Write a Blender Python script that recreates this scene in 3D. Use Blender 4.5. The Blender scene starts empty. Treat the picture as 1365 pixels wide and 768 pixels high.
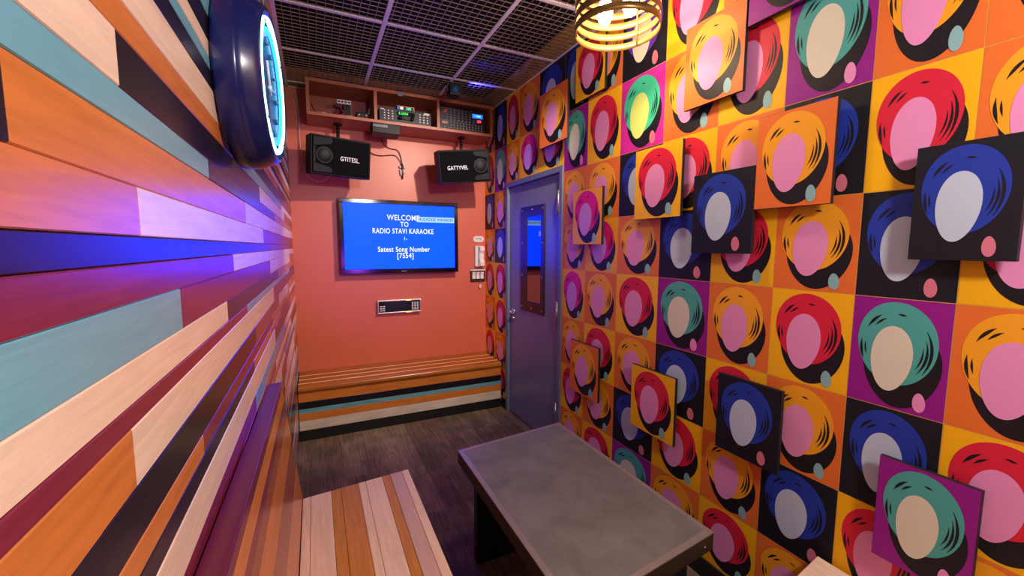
import bpy, bmesh, math, random
from mathutils import Vector, Matrix, Euler
random.seed(7)
SC = bpy.context.scene
COL = SC.collection
R = math.radians
PI = math.pi

# ------------------------------------------------------------------ materials
def lin(h):
    if isinstance(h, str):
        h = h.lstrip('#'); c = [int(h[i:i+2], 16) / 255 for i in (0, 2, 4)]
    else:
        c = list(h)
    return tuple([(v / 12.92 if v <= .04045 else ((v + .055) / 1.055) ** 2.4) for v in c] + [1.0])

MATS = {}
def _base(name):
    m = bpy.data.materials.new(name); m.use_nodes = True
    nt = m.node_tree; b = nt.nodes['Principled BSDF']
    return m, nt, b

def flat(name, col, rough=.5, metal=0.0, spec=.5, var=.06, scale=18):
    """slightly uneven plain surface"""
    if name in MATS: return MATS[name]
    m, nt, b = _base(name)
    b.inputs['Roughness'].default_value = rough
    b.inputs['Metallic'].default_value = metal
    b.inputs['Specular IOR Level'].default_value = spec
    tc = nt.nodes.new('ShaderNodeTexCoord'); n = nt.nodes.new('ShaderNodeTexNoise')
    n.inputs['Scale'].default_value = scale; n.inputs['Detail'].default_value = 4
    mx = nt.nodes.new('ShaderNodeMix'); mx.data_type = 'RGBA'
    c = lin(col)
    mx.inputs[6].default_value = tuple([v * (1 - var) for v in c[:3]] + [1])
    mx.inputs[7].default_value = tuple([min(1, v * (1 + var)) for v in c[:3]] + [1])
    nt.links.new(tc.outputs['Object'], n.inputs['Vector'])
    nt.links.new(n.outputs['Fac'], mx.inputs[0])
    nt.links.new(mx.outputs[2], b.inputs['Base Color'])
    MATS[name] = m; return m

def wood(name, col, axis='Y', rough=.26, var=.28, spec=.65):
    """stained board with grain along one axis"""
    if name in MATS: return MATS[name]
    m, nt, b = _base(name)
    b.inputs['Roughness'].default_value = rough
    b.inputs['Specular IOR Level'].default_value = spec
    tc = nt.nodes.new('ShaderNodeTexCoord'); mp = nt.nodes.new('ShaderNodeMapping')
    s = {'X': (2.2, 30, 30), 'Y': (30, 2.2, 30), 'Z': (30, 30, 2.2)}[axis]
    mp.inputs['Scale'].default_value = s
    n = nt.nodes.new('ShaderNodeTexNoise'); n.inputs['Scale'].default_value = 2.4
    n.inputs['Detail'].default_value = 7; n.inputs['Roughness'].default_value = .62; n.inputs['Distortion'].default_value = .7
    n2 = nt.nodes.new('ShaderNodeTexNoise'); n2.inputs['Scale'].default_value = 4.0; n2.inputs['Detail'].default_value = 2
    rp = nt.nodes.new('ShaderNodeValToRGB')
    c = lin(col)[:3]
    rp.color_ramp.elements[0].position = .28; rp.color_ramp.elements[1].position = .7
    rp.color_ramp.elements[0].color = tuple([v * (1 - var) for v in c] + [1])
    rp.color_ramp.elements[1].color = tuple([min(1, v * (1 + var * .5)) for v in c] + [1])
    add = nt.nodes.new('ShaderNodeMath'); add.operation = 'MULTIPLY_ADD'
    add.inputs[1].default_value = .35
    nt.links.new(tc.outputs['Object'], mp.inputs['Vector'])
    nt.links.new(mp.outputs['Vector'], n.inputs['Vector'])
    nt.links.new(tc.outputs['Object'], n2.inputs['Vector'])
    sub = nt.nodes.new('ShaderNodeMath'); sub.operation = 'SUBTRACT'; sub.inputs[1].default_value = .5
    nt.links.new(n2.outputs['Fac'], sub.inputs[0])
    nt.links.new(sub.outputs[0], add.inputs[0]); nt.links.new(n.outputs['Fac'], add.inputs[2])
    nt.links.new(add.outputs[0], rp.inputs['Fac'])
    nt.links.new(rp.outputs['Color'], b.inputs['Base Color'])
    bp = nt.nodes.new('ShaderNodeBump'); bp.inputs['Strength'].default_value = .06; bp.inputs['Distance'].default_value = .004
    nt.links.new(n.outputs['Fac'], bp.inputs['Height']); nt.links.new(bp.outputs['Normal'], b.inputs['Normal'])
    MATS[name] = m; return m

def glow(name, col, strength):
    if name in MATS: return MATS[name]
    m, nt, b = _base(name)
    b.inputs['Base Color'].default_value = (0, 0, 0, 1)
    b.inputs['Specular IOR Level'].default_value = .05; b.inputs['Roughness'].default_value = .3
    b.inputs['Emission Color'].default_value = lin(col)
    b.inputs['Emission Strength'].default_value = strength
    MATS[name] = m; return m

def floor_mat():
    m, nt, b = _base('dark_plank_floor')
    L = nt.links.new; N = nt.nodes.new
    tc = N('ShaderNodeTexCoord'); mp = N('ShaderNodeMapping'); mp.inputs['Rotation'].default_value = (0, 0, PI / 2)
    L(tc.outputs['Object'], mp.inputs['Vector'])
    br = N('ShaderNodeTexBrick'); br.offset = .37; br.offset_frequency = 2
    br.inputs['Scale'].default_value = 1; br.inputs['Brick Width'].default_value = .95; br.inputs['Row Height'].default_value = .128
    br.inputs['Mortar Size'].default_value = .0018; br.inputs['Mortar Smooth'].default_value = .2
    br.inputs['Color1'].default_value = lin('#8f7a69'); br.inputs['Color2'].default_value = lin('#6d594c'); br.inputs['Mortar'].default_value = lin('#8a7667')
    L(mp.outputs['Vector'], br.inputs['Vector'])
    m2 = N('ShaderNodeMapping'); m2.inputs['Scale'].default_value = (26, 1.6, 1)
    L(tc.outputs['Object'], m2.inputs['Vector'])
    n = N('ShaderNodeTexNoise'); n.inputs['Scale'].default_value = 2.2; n.inputs['Detail'].default_value = 8; n.inputs['Roughness'].default_value = .7; n.inputs['Distortion'].default_value = 1.2
    L(m2.outputs['Vector'], n.inputs['Vector'])
    n3 = N('ShaderNodeTexNoise'); n3.inputs['Scale'].default_value = 5; n3.inputs['Detail'].default_value = 5
    L(tc.outputs['Object'], n3.inputs['Vector'])
    r1 = N('ShaderNodeValToRGB'); r1.color_ramp.elements[0].position = .3; r1.color_ramp.elements[1].position = .72
    r1.color_ramp.elements[0].color = (.35, .33, .32, 1); r1.color_ramp.elements[1].color = (1.35, 1.3, 1.25, 1)
    L(n.outputs['Fac'], r1.inputs['Fac'])
    r2 = N('ShaderNodeValToRGB'); r2.color_ramp.elements[0].position = .35; r2.color_ramp.elements[1].position = .65
    r2.color_ramp.elements[0].color = (.7, .7, .7, 1); r2.color_ramp.elements[1].color = (1.1, 1.1, 1.1, 1)
    L(n3.outputs['Fac'], r2.inputs['Fac'])
    x1 = N('ShaderNodeMix'); x1.data_type = 'RGBA'; x1.blend_type = 'MULTIPLY'; x1.inputs[0].default_value = 1
    x2 = N('ShaderNodeMix'); x2.data_type = 'RGBA'; x2.blend_type = 'MULTIPLY'; x2.inputs[0].default_value = 1
    L(br.outputs['Color'], x1.inputs[6]); L(r1.outputs['Color'], x1.inputs[7])
    L(x1.outputs[2], x2.inputs[6]); L(r2.outputs['Color'], x2.inputs[7])
    L(x2.outputs[2], b.inputs['Base Color'])
    b.inputs['Roughness'].default_value = .7; b.inputs['Specular IOR Level'].default_value = .25
    bp = N('ShaderNodeBump'); bp.inputs['Strength'].default_value = .25; bp.inputs['Distance'].default_value = .003
    L(n.outputs['Fac'], bp.inputs['Height']); L(bp.outputs['Normal'], b.inputs['Normal'])
    return m

def concrete_mat():
    m, nt, b = _base('grey_concrete')
    L = nt.links.new; N = nt.nodes.new
    tc = N('ShaderNodeTexCoord')
    n = N('ShaderNodeTexNoise'); n.inputs['Scale'].default_value = 7; n.inputs['Detail'].default_value = 8; n.inputs['Roughness'].default_value = .62; n.inputs['Distortion'].default_value = .8
    L(tc.outputs['Object'], n.inputs['Vector'])
    r = N('ShaderNodeValToRGB'); r.color_ramp.elements[0].position = .3; r.color_ramp.elements[1].position = .74
    r.color_ramp.elements[0].color = lin('#65625f'); r.color_ramp.elements[1].color = lin('#807c78')
    L(n.outputs['Fac'], r.inputs['Fac']); L(r.outputs['Color'], b.inputs['Base Color'])
    b.inputs['Roughness'].default_value = .45
    return m

# ------------------------------------------------------------------ mesh builder
class MB:
    def __init__(s): s.v, s.f, s.m, s.sm = [], [], [], []
    def add(s, vs, fs, mi=0, smooth=False, M=None):
        k = len(s.v)
        for p in vs:
            p = Vector(p); s.v.append(tuple(M @ p) if M is not None else tuple(p))
        for f in fs:
            s.f.append([k + i for i in f]); s.m.append(mi); s.sm.append(smooth)
        return s
    def box(s, lo, hi, mi=0, M=None):
        x0, y0, z0 = lo; x1, y1, z1 = hi
        return s.add([(x0,y0,z0),(x1,y0,z0),(x1,y1,z0),(x0,y1,z0),(x0,y0,z1),(x1,y0,z1),(x1,y1,z1),(x0,y1,z1)],
              [(0,3,2,1),(4,5,6,7),(0,1,5,4),(1,2,6,5),(2,3,7,6),(3,0,4,7)], mi, False, M)
    def cbox(s, c, d, mi=0, M=None):
        return s.box([c[i]-d[i]/2 for i in range(3)], [c[i]+d[i]/2 for i in range(3)], mi, M)
    def prism(s, pts, axis, a, b, mi=0, M=None):
        """extrude a 2-D outline between a and b along an axis (0,1,2)"""
        n = len(pts)
        def mk(p, t):
            q = [0,0,0]; o = [i for i in range(3) if i != axis]; q[o[0]], q[o[1]], q[axis] = p[0], p[1], t; return q
        vs = [mk(p, a) for p in pts] + [mk(p, b) for p in pts]
        fs = [tuple(range(n))[::-1], tuple(range(n, 2*n))] + [(i, (i+1) % n, n+(i+1) % n, n+i) for i in range(n)]
        return s.add(vs, fs, mi, False, M)
    def lathe(s, prof, n=48, mi=0, M=None, smooth=True, closed=False):
        """profile of (radius, height) spun about local z"""
        vs, fs = [], []
        for r, h in prof:
            for i in range(n):
                a = 2*PI*i/n; vs.append((r*math.cos(a), r*math.sin(a), h))
        m = len(prof)
        for j in range(m if closed else m-1):
            for i in range(n):
                k = (j+1) % m
                fs.append((j*n+i, j*n+(i+1) % n, k*n+(i+1) % n, k*n+i))
        if not closed:
            fs.append(tuple(range(n))[::-1]); fs.append(tuple(range((m-1)*n, m*n)))
        return s.add(vs, fs, mi, smooth, M)
    def cyl(s, p, q, r, n=16, mi=0, r2=None):
        p, q = Vector(p), Vector(q); d = q-p
        M = Matrix.Translation(p) @ d.to_track_quat('Z', 'Y').to_matrix().to_4x4()
        return s.lathe([(r, 0), (r if r2 is None else r2, d.length)], n, mi, M, True)
    def tube(s, pts, r, n=8, mi=0, closed=False, M=None):
        pts = [Vector(p) for p in pts]; N = len(pts); vs, fs = [], []
        up = None
        for i, p in enumerate(pts):
            if closed: t = (pts[(i+1) % N] - pts[i-1]).normalized()
            else: t = (pts[min(i+1, N-1)] - pts[max(i-1, 0)]).normalized()
            if up is None:
                up = t.orthogonal().normalized()
            up = (up - t*up.dot(t)).normalized(); w = t.cross(up)
            for k in range(n):
                a = 2*PI*k/n; vs.append(p + up*(r*math.cos(a)) + w*(r*math.sin(a)))
        for i in range(N if closed else N-1):
            j = (i+1) % N
            for k in range(n): fs.append((i*n+k, i*n+(k+1) % n, j*n+(k+1) % n, j*n+k))
        if not closed:
            fs.append(tuple(range(n))[::-1]); fs.append(tuple(range((N-1)*n, N*n)))
        return s.add(vs, fs, mi, True, M)
    def sphere(s, c, r, mi=0, n=20, sc=(1,1,1)):
        prof = [(max(1e-4, r*math.sin(PI*i/12)), -r*math.cos(PI*i/12)) for i in range(13)]
        M = Matrix.Translation(Vector(c)) @ Matrix.Diagonal((*sc, 1))
        return s.lathe(prof, n, mi, M)
    def build(s, name, mats, parent=None, bevel=0, loc=None, rot=None, seg=2):
        me = bpy.data.meshes.new(name); me.from_pydata(s.v, [], s.f)
        for m in (mats if isinstance(mats, (list, tuple)) else [mats]): me.materials.append(m)
        for p, mi, sm in zip(me.polygons, s.m, s.sm): p.material_index = mi; p.use_smooth = sm
        me.update()
        bm = bmesh.new(); bm.from_mesh(me); bmesh.ops.recalc_face_normals(bm, faces=bm.faces); bm.to_mesh(me); bm.free()
        o = bpy.data.objects.new(name, me); COL.objects.link(o)
        if parent is not None: o.parent = parent
        if loc is not None: o.location = loc
        if rot is not None: o.rotation_euler = rot
        if bevel:
            b = o.modifiers.new('bevel', 'BEVEL'); b.width = bevel; b.segments = seg; b.limit_method = 'ANGLE'; b.angle_limit = R(40)
        return o

def smooth_path(pts, n=8, closed=False):
    P = [Vector(p) for p in pts]; N = len(P); out = []
    for i in range(N if closed else N-1):
        g = (lambda k: P[k % N]) if closed else (lambda k: P[max(0, min(N-1, k))])
        a, b, c, d = g(i-1), g(i), g(i+1), g(i+2)
        for k in range(n):
            t = k/n
            out.append(.5*((2*b)+(c-a)*t+(2*a-5*b+4*c-d)*t*t+(3*b-a-3*c+d)*t**3))
    if not closed: out.append(P[-1])
    return out

def tag(o, label, cat, group=None):
    o['label'] = label; o['category'] = cat
    if group: o['group'] = group
    return o
def empty(name, loc, label, cat, group=None, rot=(0,0,0)):
    o = bpy.data.objects.new(name, None); o.empty_display_size = .05; COL.objects.link(o)
    o.location = loc; o.rotation_euler = rot
    return tag(o, label, cat, group)
def struct(o): o['kind'] = 'structure'; return o

def text_mesh(name, body, size, mat, parent, M, extrude=.0004, align='CENTER', sx=1.0):
    """lettering turned into a real mesh; M maps text x/y/normal into the parent's space"""
    cu = bpy.data.curves.new(name, 'FONT'); cu.body = body; cu.size = size; cu.align_x = align; cu.align_y = 'CENTER'; cu.extrude = extrude; cu.offset = size*.010; cu.space_character = 1.1
    t = bpy.data.objects.new(name + '_curve', cu); COL.objects.link(t)
    dg = bpy.context.evaluated_depsgraph_get(); dg.update()
    me = bpy.data.meshes.new_from_object(t.evaluated_get(dg))
    me.name = name
    bpy.data.objects.remove(t); bpy.data.curves.remove(cu)
    me.transform(M @ Matrix.Diagonal((sx, 1, 1, 1))); me.materials.clear(); me.materials.append(mat)
    o = bpy.data.objects.new(name, me); COL.objects.link(o)
    if parent is not None: o.parent = parent
    return o
# text facing -Y (x right, y up)
def facing_front(x, y, z): return Matrix(((1,0,0,x),(0,0,-1,y),(0,1,0,z),(0,0,0,1)))

# ------------------------------------------------------------------ dimensions
XL, XR = -.165, 1.593          # faces of the boarded wall and the picture wall
YB, YF = 4.0, -1.6             # television wall, wall behind the viewer
ZC = 2.85                      # ceiling grid

# ------------------------------------------------------------------ colours
WOODS = {
 'beige':  wood('maple_board', '#f0d8c6', var=.14),
 'orange': wood('orange_board', '#cf7d3a', var=.2),
 'teal':   wood('teal_board', '#70b0cb', var=.12),
 'black':  wood('black_board', '#1b1720', var=.35),
 'maroon': wood('maroon_board', '#812c42'),
 'brown':  wood('brown_board', '#9c5338'),
}
WK = list(WOODS); WM = [WOODS[k] for k in WK]
black_plastic = flat('black_plastic', '#0a0a0d', .5, 0, .3)
black_matte = flat('black_matte', '#0d0d10', .75)
dark_grey = flat('dark_grey_metal', '#222427', .5, .2)
steel = flat('brushed_steel', '#a9a6a0', .35, .9)
white_plastic = flat('white_plastic', '#ded8d2', .45)
cord_white = flat('white_cord', '#c9bfb8', .5)
cord_black = flat('black_cord', '#1a1618', .5)

# ------------------------------------------------------------------ floor, ceiling, walls
fl = MB().box((XL-.1, YF-.1, -.06), (XR+.1, YB+.1, 0)).build('floor', floor_mat()); struct(fl)

ce = MB().box((XL-.1, YF-.1, ZC+.16), (XR+.1, YB+.1, ZC+.22)).build('ceiling', flat('black_ceiling_void', '#060505', .9)); struct(ce)
grille = flat('bronze_ceiling_grille', '#8d7e73', .5, .1)
g = MB(); p = .0436
x = XL + .01
while x < XR:
    g.box((x-.0016, YF, ZC+.002), (x+.0016, YB, ZC+.0055)); x += p
y = YF + .01
while y < YB:
    g.box((XL, y-.0016, ZC+.0025), (XR, y+.0016, ZC+.006)); y += p
struct(g.build('ceiling_grille', grille, ce))
tb = MB()
for x in (.425, 1.035): tb.box((x-.012, YF, ZC-.002), (x+.012, YB, ZC+.008))
for k in range(10):
    y = 3.88 - .61*k
    if y > YF: tb.box((XL, y-.011, ZC-.0012), (XR, y+.011, ZC+.008))
tb.box((XL, YF, ZC-.003), (XL+.022, YB, ZC)); tb.box((XR-.016, YF, ZC-.003), (XR, YB, ZC)); tb.box((XL, YB-.02, ZC-.003), (XR, YB, ZC))
struct(tb.build('ceiling_frame', flat('grey_ceiling_bars', '#e6e2ec', .5, 0), ce))

coral = flat('coral_wall_paint', '#cc6448', .4, 0, .5, .05, 5)
wb = MB().box((XL-.1, YB, 0), (XR+.1, YB+.1, ZC+.16)).build('wall_back', coral); struct(wb)
wf = MB().box((XL-.1, YF-.1, 0), (XR+.1, YF, ZC+.16)).build('wall_front', flat('dark_wall_paint', '#5b3a35', .6)); struct(wf)

# left wall: stained boards of different widths and lengths
zb = [0,.07,.13,.165,.21,.28,.33,.36,.42,.46,.53,.58,.61,.67,.72,.77,.80,.85,.90,.945,.985,1.02,1.055,1.08,1.125,1.19,1.22,1.252,1.305,1.364,1.386,1.428,1.483,1.522,1.55,1.602,1.66,1.695,1.75,1.786,1.84,1.874,1.897,1.928,1.977,2.02,2.06,2.11,2.15,2.20,2.24,2.30,2.34,2.39,2.44,2.49,2.53,2.58,2.63,2.68,2.73,2.78,2.85]
rows = {  # bottom height -> [(colour, end Y), ...]
 1.055:[('maroon',1.34),('orange',9)], 1.08:[('maroon',1.34),('teal',2.6),('beige',9)],
 1.125:[('beige',1.34+.66),('maroon',3.2),('orange',9)],
 1.19:[('black',1.34),('orange',2.4),('brown',9)],
 1.22:[('orange',.757),('maroon',1.95),('orange',3.2),('beige',9)],
 1.252:[('black',1.40),('brown',2.3),('beige',3.0),('orange',9)],
 1.305:[('orange',.43),('orange',.505),('beige',2.05),('maroon',9)],
 1.364:[('maroon',1.273),('teal',3.3),('black',9)],
 1.386:[('beige',1.01),('black',2.35),('orange',9)],
 1.428:[('teal',.695),('maroon',1.95),('beige',3.4),('orange',9)],
 1.483:[('maroon',1.11),('beige',9)],
 1.522:[('black',2.0),('maroon',9)],
 1.55:[('orange',.568),('beige',1.75),('maroon',9)],
 1.602:[('black',.367),('orange',1.35),('beige',9)],
 1.66:[('teal',.92),('black',2.3),('orange',9)],
 1.695:[('beige',.546),('black',1.72),('beige',3.0),('brown',9)],
 1.75:[('orange',1.3),('teal',2.8),('beige',9)],
 1.786:[('beige',1.25),('black',3.2),('maroon',9)],
 1.84:[('black',1.3),('orange',2.6),('black',9)],
 1.874:[('teal',1.4),('beige',2.9),('orange',9)],
 1.897:[('beige',1.5),('black',9)],
 1.928:[('black',1.3),('orange',9)],
 1.977:[('teal',1.2),('beige',9)],
 2.02:[('orange',1.6),('black',9)], 2.06:[('orange',1.5),('brown',9)], 2.11:[('black',1.4),('teal',9)], 2.15:[('orange',1.7),('maroon',9)],
}
wl = MB(); rnd = random.Random(3)
for a, b in zip(zb, zb[1:]):
    segs = rows.get(a)
    if segs is None:
        segs = []; y = -.2; prev = None
        while y < 4.2:
            c = rnd.choice([k for k in WK if k != prev]); y += rnd.uniform(.7, 1.5); segs.append((c, y)); prev = c
    y = YF
    for c, e in segs:
        e = min(e, YB)
        if e <= y: continue
        d = rnd.uniform(0, .0012)
        # board with eased edges
        q = .0012
        x1 = XL - d
        wl.prism([(XL-.03, a+.0003), (x1-q, a+.0003), (x1, a+.0003+q), (x1, b-.0003-q), (x1-q, b-.0003), (XL-.03, b-.0003)], 1, y+.0003, e-.0003, WK.index(c))
        y = e
wl.box((XL-.1, YF, 0), (XL-.03, YB, ZC+.16), WK.index('black'))
struct(wl.build('wall_left', WM))

# ------------------------------------------------------------------ abstract pop-art prints
PAL = {k: flat('print_' + k, c, .55, 0, .35, .03, 60) for k, c in dict(
  orange='#e0702c', yellow='#f2b30c', navy='#14151f', purple='#8f1487', magenta='#c8289a', gold='#eea11e', red='#d3203c', blue='#2038a0',
  teal='#4ba49c', hotpink='#d81a86', mint='#3fc39a', violet='#5a2ea6', pink='#e28fc0', ice='#b9c6d8', cream='#d8d2bc', lime='#cfe27a',
  lilac='#c687d8', ink='#17131a', leaf='#86b2b4', rose='#cf7488', seam='#d9a24a').items()}
PK = list(PAL); PM = [PAL[k] for k in PK]
SCHEME = {  # ground, cloud, pebble, leaf
 'O': ('orange','gold','pink','leaf'), 'Y': ('yellow','red','pink','leaf'), 'N': ('navy','blue','ice','rose'), 'P': ('purple','teal','cream','pink'),
 'M': ('gold','hotpink','lilac','leaf'), 'G': ('magenta','mint','lime','rose'), 'V': ('navy','violet','cream','rose'), 'L': ('yellow','red','lilac','leaf')}
def _egg(cx, cy, rx, ry, tilt=0.0, k=.12, n=14):
    """a pebble outline: an ellipse a little fuller at its top"""
    out = []
    for i in range(n):
        a = 2*PI*i/n; x = rx*math.cos(a)*(1 + k*math.sin(a)); y = ry*math.sin(a)
        out.append((cx + x*math.cos(tilt) - y*math.sin(tilt), cy + x*math.sin(tilt) + y*math.cos(tilt)))
    return out
CLOUD = _egg(.485, .595, .41, .375, -.10, .05)
SHADE = _egg(.545, .405, .395, .385, -.12, .10)
PEBBLE = _egg(.450, .455, .215, .300, -.10, .10)
CORE = _egg(.435, .38, .075, .045, .12, .0)
LEAF = _egg(.765, .115, .062, .085, .10, -.1)
def _arc(r0, a0, a1, w, cx=.485, cy=.56):
    n = 9; o = []; q = []
    for i in range(n+1):
        a = R(a0 + (a1-a0)*i/n); t = w*math.sin(PI*min(max(i/n, .04), .96))
        o.append((cx + (r0+t)*math.cos(a), cy + (r0+t)*.92*math.sin(a))); q.append((cx + (r0-t)*math.cos(a), cy + (r0-t)*.92*math.sin(a)))
    return o + q[::-1]
ARCS = [_arc(.355, -38, 34, .016), _arc(.315, -44, 20, .014), _arc(.275, -40, 8, .010), _arc(.35, 118, 150, .016), _arc(.30, 112, 138, .012), _arc(.365, 172, 206, .016), _arc(.32, 176, 200, .010), _arc(.33, 74, 90, .010)]
def art(mb, P, k, nrm, lay=.0004, clip=(0,1,0,1), ground=True):
    """P(u,v) -> point on the sheet; flat inks one over the other"""
    gd, cl, pe, le = SCHEME[k]
    u0, u1, v0, v1 = clip
    def shape(pts, n, col, closed=True):
        q = [(min(u1, max(u0, a.x)), min(v1, max(v0, a.y))) for a in (smooth_path([(x, y, 0) for x, y in pts], n, True) if n > 1 else [Vector((x, y, 0)) for x, y in pts])]
        vs = [P(a, b) + nrm*(lay*shape.l) for a, b in q]
        mb.add(vs, [tuple(range(len(vs)))], PK.index(col))
    shape.l = 0
    if ground: shape([(u0,v0),(u1,v0),(u1,v1),(u0,v1)], 1, gd)
    shape.l = 1; shape(SHADE, 4, 'ink')
    shape.l = 2; shape(CLOUD, 4, cl)
    shape.l = 3
    for f in ARCS: shape(f, 1, 'ink')
    shape.l = 4; shape(PEBBLE, 4, pe); shape(LEAF, 3, le)

wr = MB()
DY0, DY1, DZ = 2.515, 3.468, 2.11       # door opening
base_i = PK.index('seam')
wr.box((XR, YF, 0), (XR+.1, DY0, ZC+.16), base_i); wr.box((XR, DY1, 0), (XR+.1, YB, ZC+.16), base_i); wr.box((XR, DY0, DZ), (XR+.1, DY1, ZC+.16), base_i)
cols = [2.515, 2.24, 1.925, 1.60, 1.289, 1.007, .737, .498, .25, -.02]
zr = [.095, .385, .71, 1.045, 1.388, 1.715, 2.06, 2.45, 2.85]
TILES = [ # bottom row first; column from the door towards the viewer
 'OYPOYOYOY', 'YONYONYON', 'OYOYYONYO'.replace('YYO','NYO'), 'MOYPOYPOY', 'OMONYONYO', 'OONYONYON', 'PYGOYPOOY', 'NOVYOPYNO']
TILES[2] = 'OYONYONYO'
nrm = Vector((-1, 0, 0))
def wall_tile(y0, y1, z0, z1, k, x=XR-.0006):
    # y0 is the edge further from the viewer (left in the picture)
    e = .0012
    art(wr, lambda u, v: Vector((x, y0 - e + (y1 - y0 + 2*e)*u, z0 + e + (z1 - z0 - 2*e)*v)), k, nrm)
for r in range(8):
    for c in range(9):
        wall_tile(cols[c], cols[c+1], zr[r], zr[r+1], TILES[r][c])
LT = ['OY', 'YN', 'YO', 'ON', 'YN', 'OM', 'YO', 'YP', 'ON']
for r in range(8):
    for c, (a, b) in enumerate(((4.0, 3.745), (3.745, 3.47))):
        wall_tile(a, b, zr[r], zr[r+1], ['OY','YO','OY','YY','ON','NO','YP','ON'][r][c])
above = [(3.47, 3.21), (3.21, 2.87), (2.87, 2.515)]
for c, (a, b) in enumerate(above):
    wall_tile(a, b, 2.112, 2.45, 'OML'[c]); wall_tile(a, b, 2.45, 2.85, 'YON'[c])
struct(wr.build('wall_right', PM))
bbm = flat('black_baseboard', '#0c0b0e', .5)
bb = MB(); bb.box((XR-.012, YF, 0), (XR, DY0-.0, .09)); struct(bb.build('baseboard_right', bbm, bevel=.002))
bb = MB(); bb.box((XR-.012, DY1, 0), (XR, 3.56, .09)); struct(bb.build('baseboard_right', bbm, bevel=.002))

# ------------------------------------------------------------------ door
door_paint = flat('slate_door_paint', '#6d7188', .33, 0, .5, .05, 6)
frame_paint = flat('slate_frame_paint', '#646a82', .38, 0, .5, .05, 6)
dr = MB()
dr.box((XR+.012, DY0+.045, .012), (XR+.055, DY1-.045, DZ-.045))
door = struct(dr.build('door_1', door_paint, bevel=.002))
fr = MB(); x0, x1 = XR-.014, XR+.07
fr.box((x0, DY0, 0), (x1, DY0+.042, DZ)); fr.box((x0, DY1-.042, 0), (x1, DY1, DZ)); fr.box((x0, DY0+.042, DZ-.042), (x1, DY1-.042, DZ))
struct(fr.build('door_frame', frame_paint, door, bevel=.003))
# vision panel
wy0, wy1, wz0, wz1 = 2.79, 3.185, 1.005, 1.872
gy0, gy1, gz0, gz1 = 2.845, 3.075, 1.095, 1.785
vp = MB(); xa, xb = XR+.002, XR+.012
vp.box((xa, wy0, wz0), (xb, gy0, wz1)); vp.box((xa, gy1, wz0), (xb, wy1, wz1)); vp.box((xa, gy0, wz0), (xb, gy1, gz0)); vp.box((xa, gy0, gz1), (xb, gy1, wz1))
struct(vp.build('window_frame', flat('dark_bronze_frame', '#2a1c22', .3, .35), door, bevel=.0015))
pane_m = flat('mirrored_door_glass', '#8b8f9c', .04, 1.0, .5, .02)
struct(MB().box((XR+.006, gy0, gz0), (XR+.0119, gy1, gz1)).build('window_pane', pane_m, door))
for i in range(4):
    for yy in (wy0+.025, wy1-.025):
        zz = wz0+.03+(wz1-wz0-.06)*i/3
        struct(MB().cyl((xa, yy, zz), (xa-.003, yy, zz), .008, 10).build('screw', steel, door))
for zz in (wz0+.03, wz1-.03):
    struct(MB().cyl((xa, (wy0+wy1)/2, zz), (xa-.003, (wy0+wy1)/2, zz), .008, 10).build('screw', steel, door))
for zz in (1.86, 1.06, .30):
    h = MB(); h.box((XR-.018, DY0+.036, zz-.08), (XR-.012, DY0+.05, zz+.08)); h.box((XR-.006, DY0+.046, zz-.08), (XR+.0125, DY0+.085, zz+.08)); h.cyl((XR-.016, DY0+.046, zz-.085), (XR-.016, DY0+.046, zz+.085), .009, 10)
    struct(h.build('hinge', steel, door))
h = MB(); h.cyl((XR+.012, 3.33, .965), (XR-.005, 3.33, .965), .028, 20); h.cyl((XR-.005, 3.33, .965), (XR-.04, 3.33, .965), .010, 12); h.tube([(XR-.04, 3.335, .965), (XR-.043, 3.30, .966), (XR-.04, 3.225, .964)], .0085, 10)
h.cyl((XR+.012, 3.33, .905), (XR-.006, 3.33, .905), .014, 14)
struct(h.build('door_handle', flat('satin_steel', '#c9c6c4', .25, .9), door))

# ------------------------------------------------------------------ benches
rail_m = wood('orange_rail_x', '#bf6a2a', 'X'); rail_l = wood('pale_rail_x', '#edb070', 'X')
BX0, BX1, BF = XL+.004, 1.572, 3.555
WX = {k: wood(k + '_x', c, 'X') for k, c in dict(orange='#c0702e', black='#15121a', teal='#5f95a3', beige='#c9b7a8').items()}
bench = empty('slatted_bench', ((BX0+BX1)/2, 3.77, 0), 'orange slatted wooden bench built across the coral wall below the television', 'bench')
def loc(mb, root):
    o = Vector(root.location)
    mb.v = [tuple(Vector(v) - o) for v in mb.v]; return mb
st = MB()
edges = [BF-.012, 3.625, 3.637, 3.735, 3.747, 3.845, 3.857, 3.995]
# seat made of four boards with rounded noses and pale strips between
st.prism([(BF-.012, .40), (BF-.02, .415), (BF-.018, .435), (BF-.005, .447), (3.625, .447), (3.625, .40)], 0, BX0, BX1, 0)
for i in range(1, 7):
    a, b = edges[i], edges[i+1]
    if i % 2: st.box((BX0, a, .402), (BX1, b, .449), 1)
    else: st.box((BX0, a, .402), (BX1, b, .447), 0)
loc(st, bench).build('seat', [wood('bench_slat', '#a75c1c', 'X'), rail_l], bench, bevel=.003)
fp = MB(); zs = [.398, .318, .262, .226, .165, .086]
for k, (a, b) in enumerate(zip(zs, zs[1:])): fp.box((BX0, BF, b+.0006), (BX1, BF+.02, a-.0006), k)
loc(fp, bench).build('front_panel', [WX['orange'], WX['black'], WX['teal'], WX['orange'], WX['beige']], bench, bevel=.001)
loc(MB().box((BX0, BF+.004, 0), (BX1, BF+.02, .085)), bench).build('kick_board', bbm, bench)
for xa in (BX0, BX1-.02): loc(MB().box((xa, BF+.021, 0), (xa+.02, 3.99, .40)), bench).build('side_panel', bbm, bench)

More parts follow.
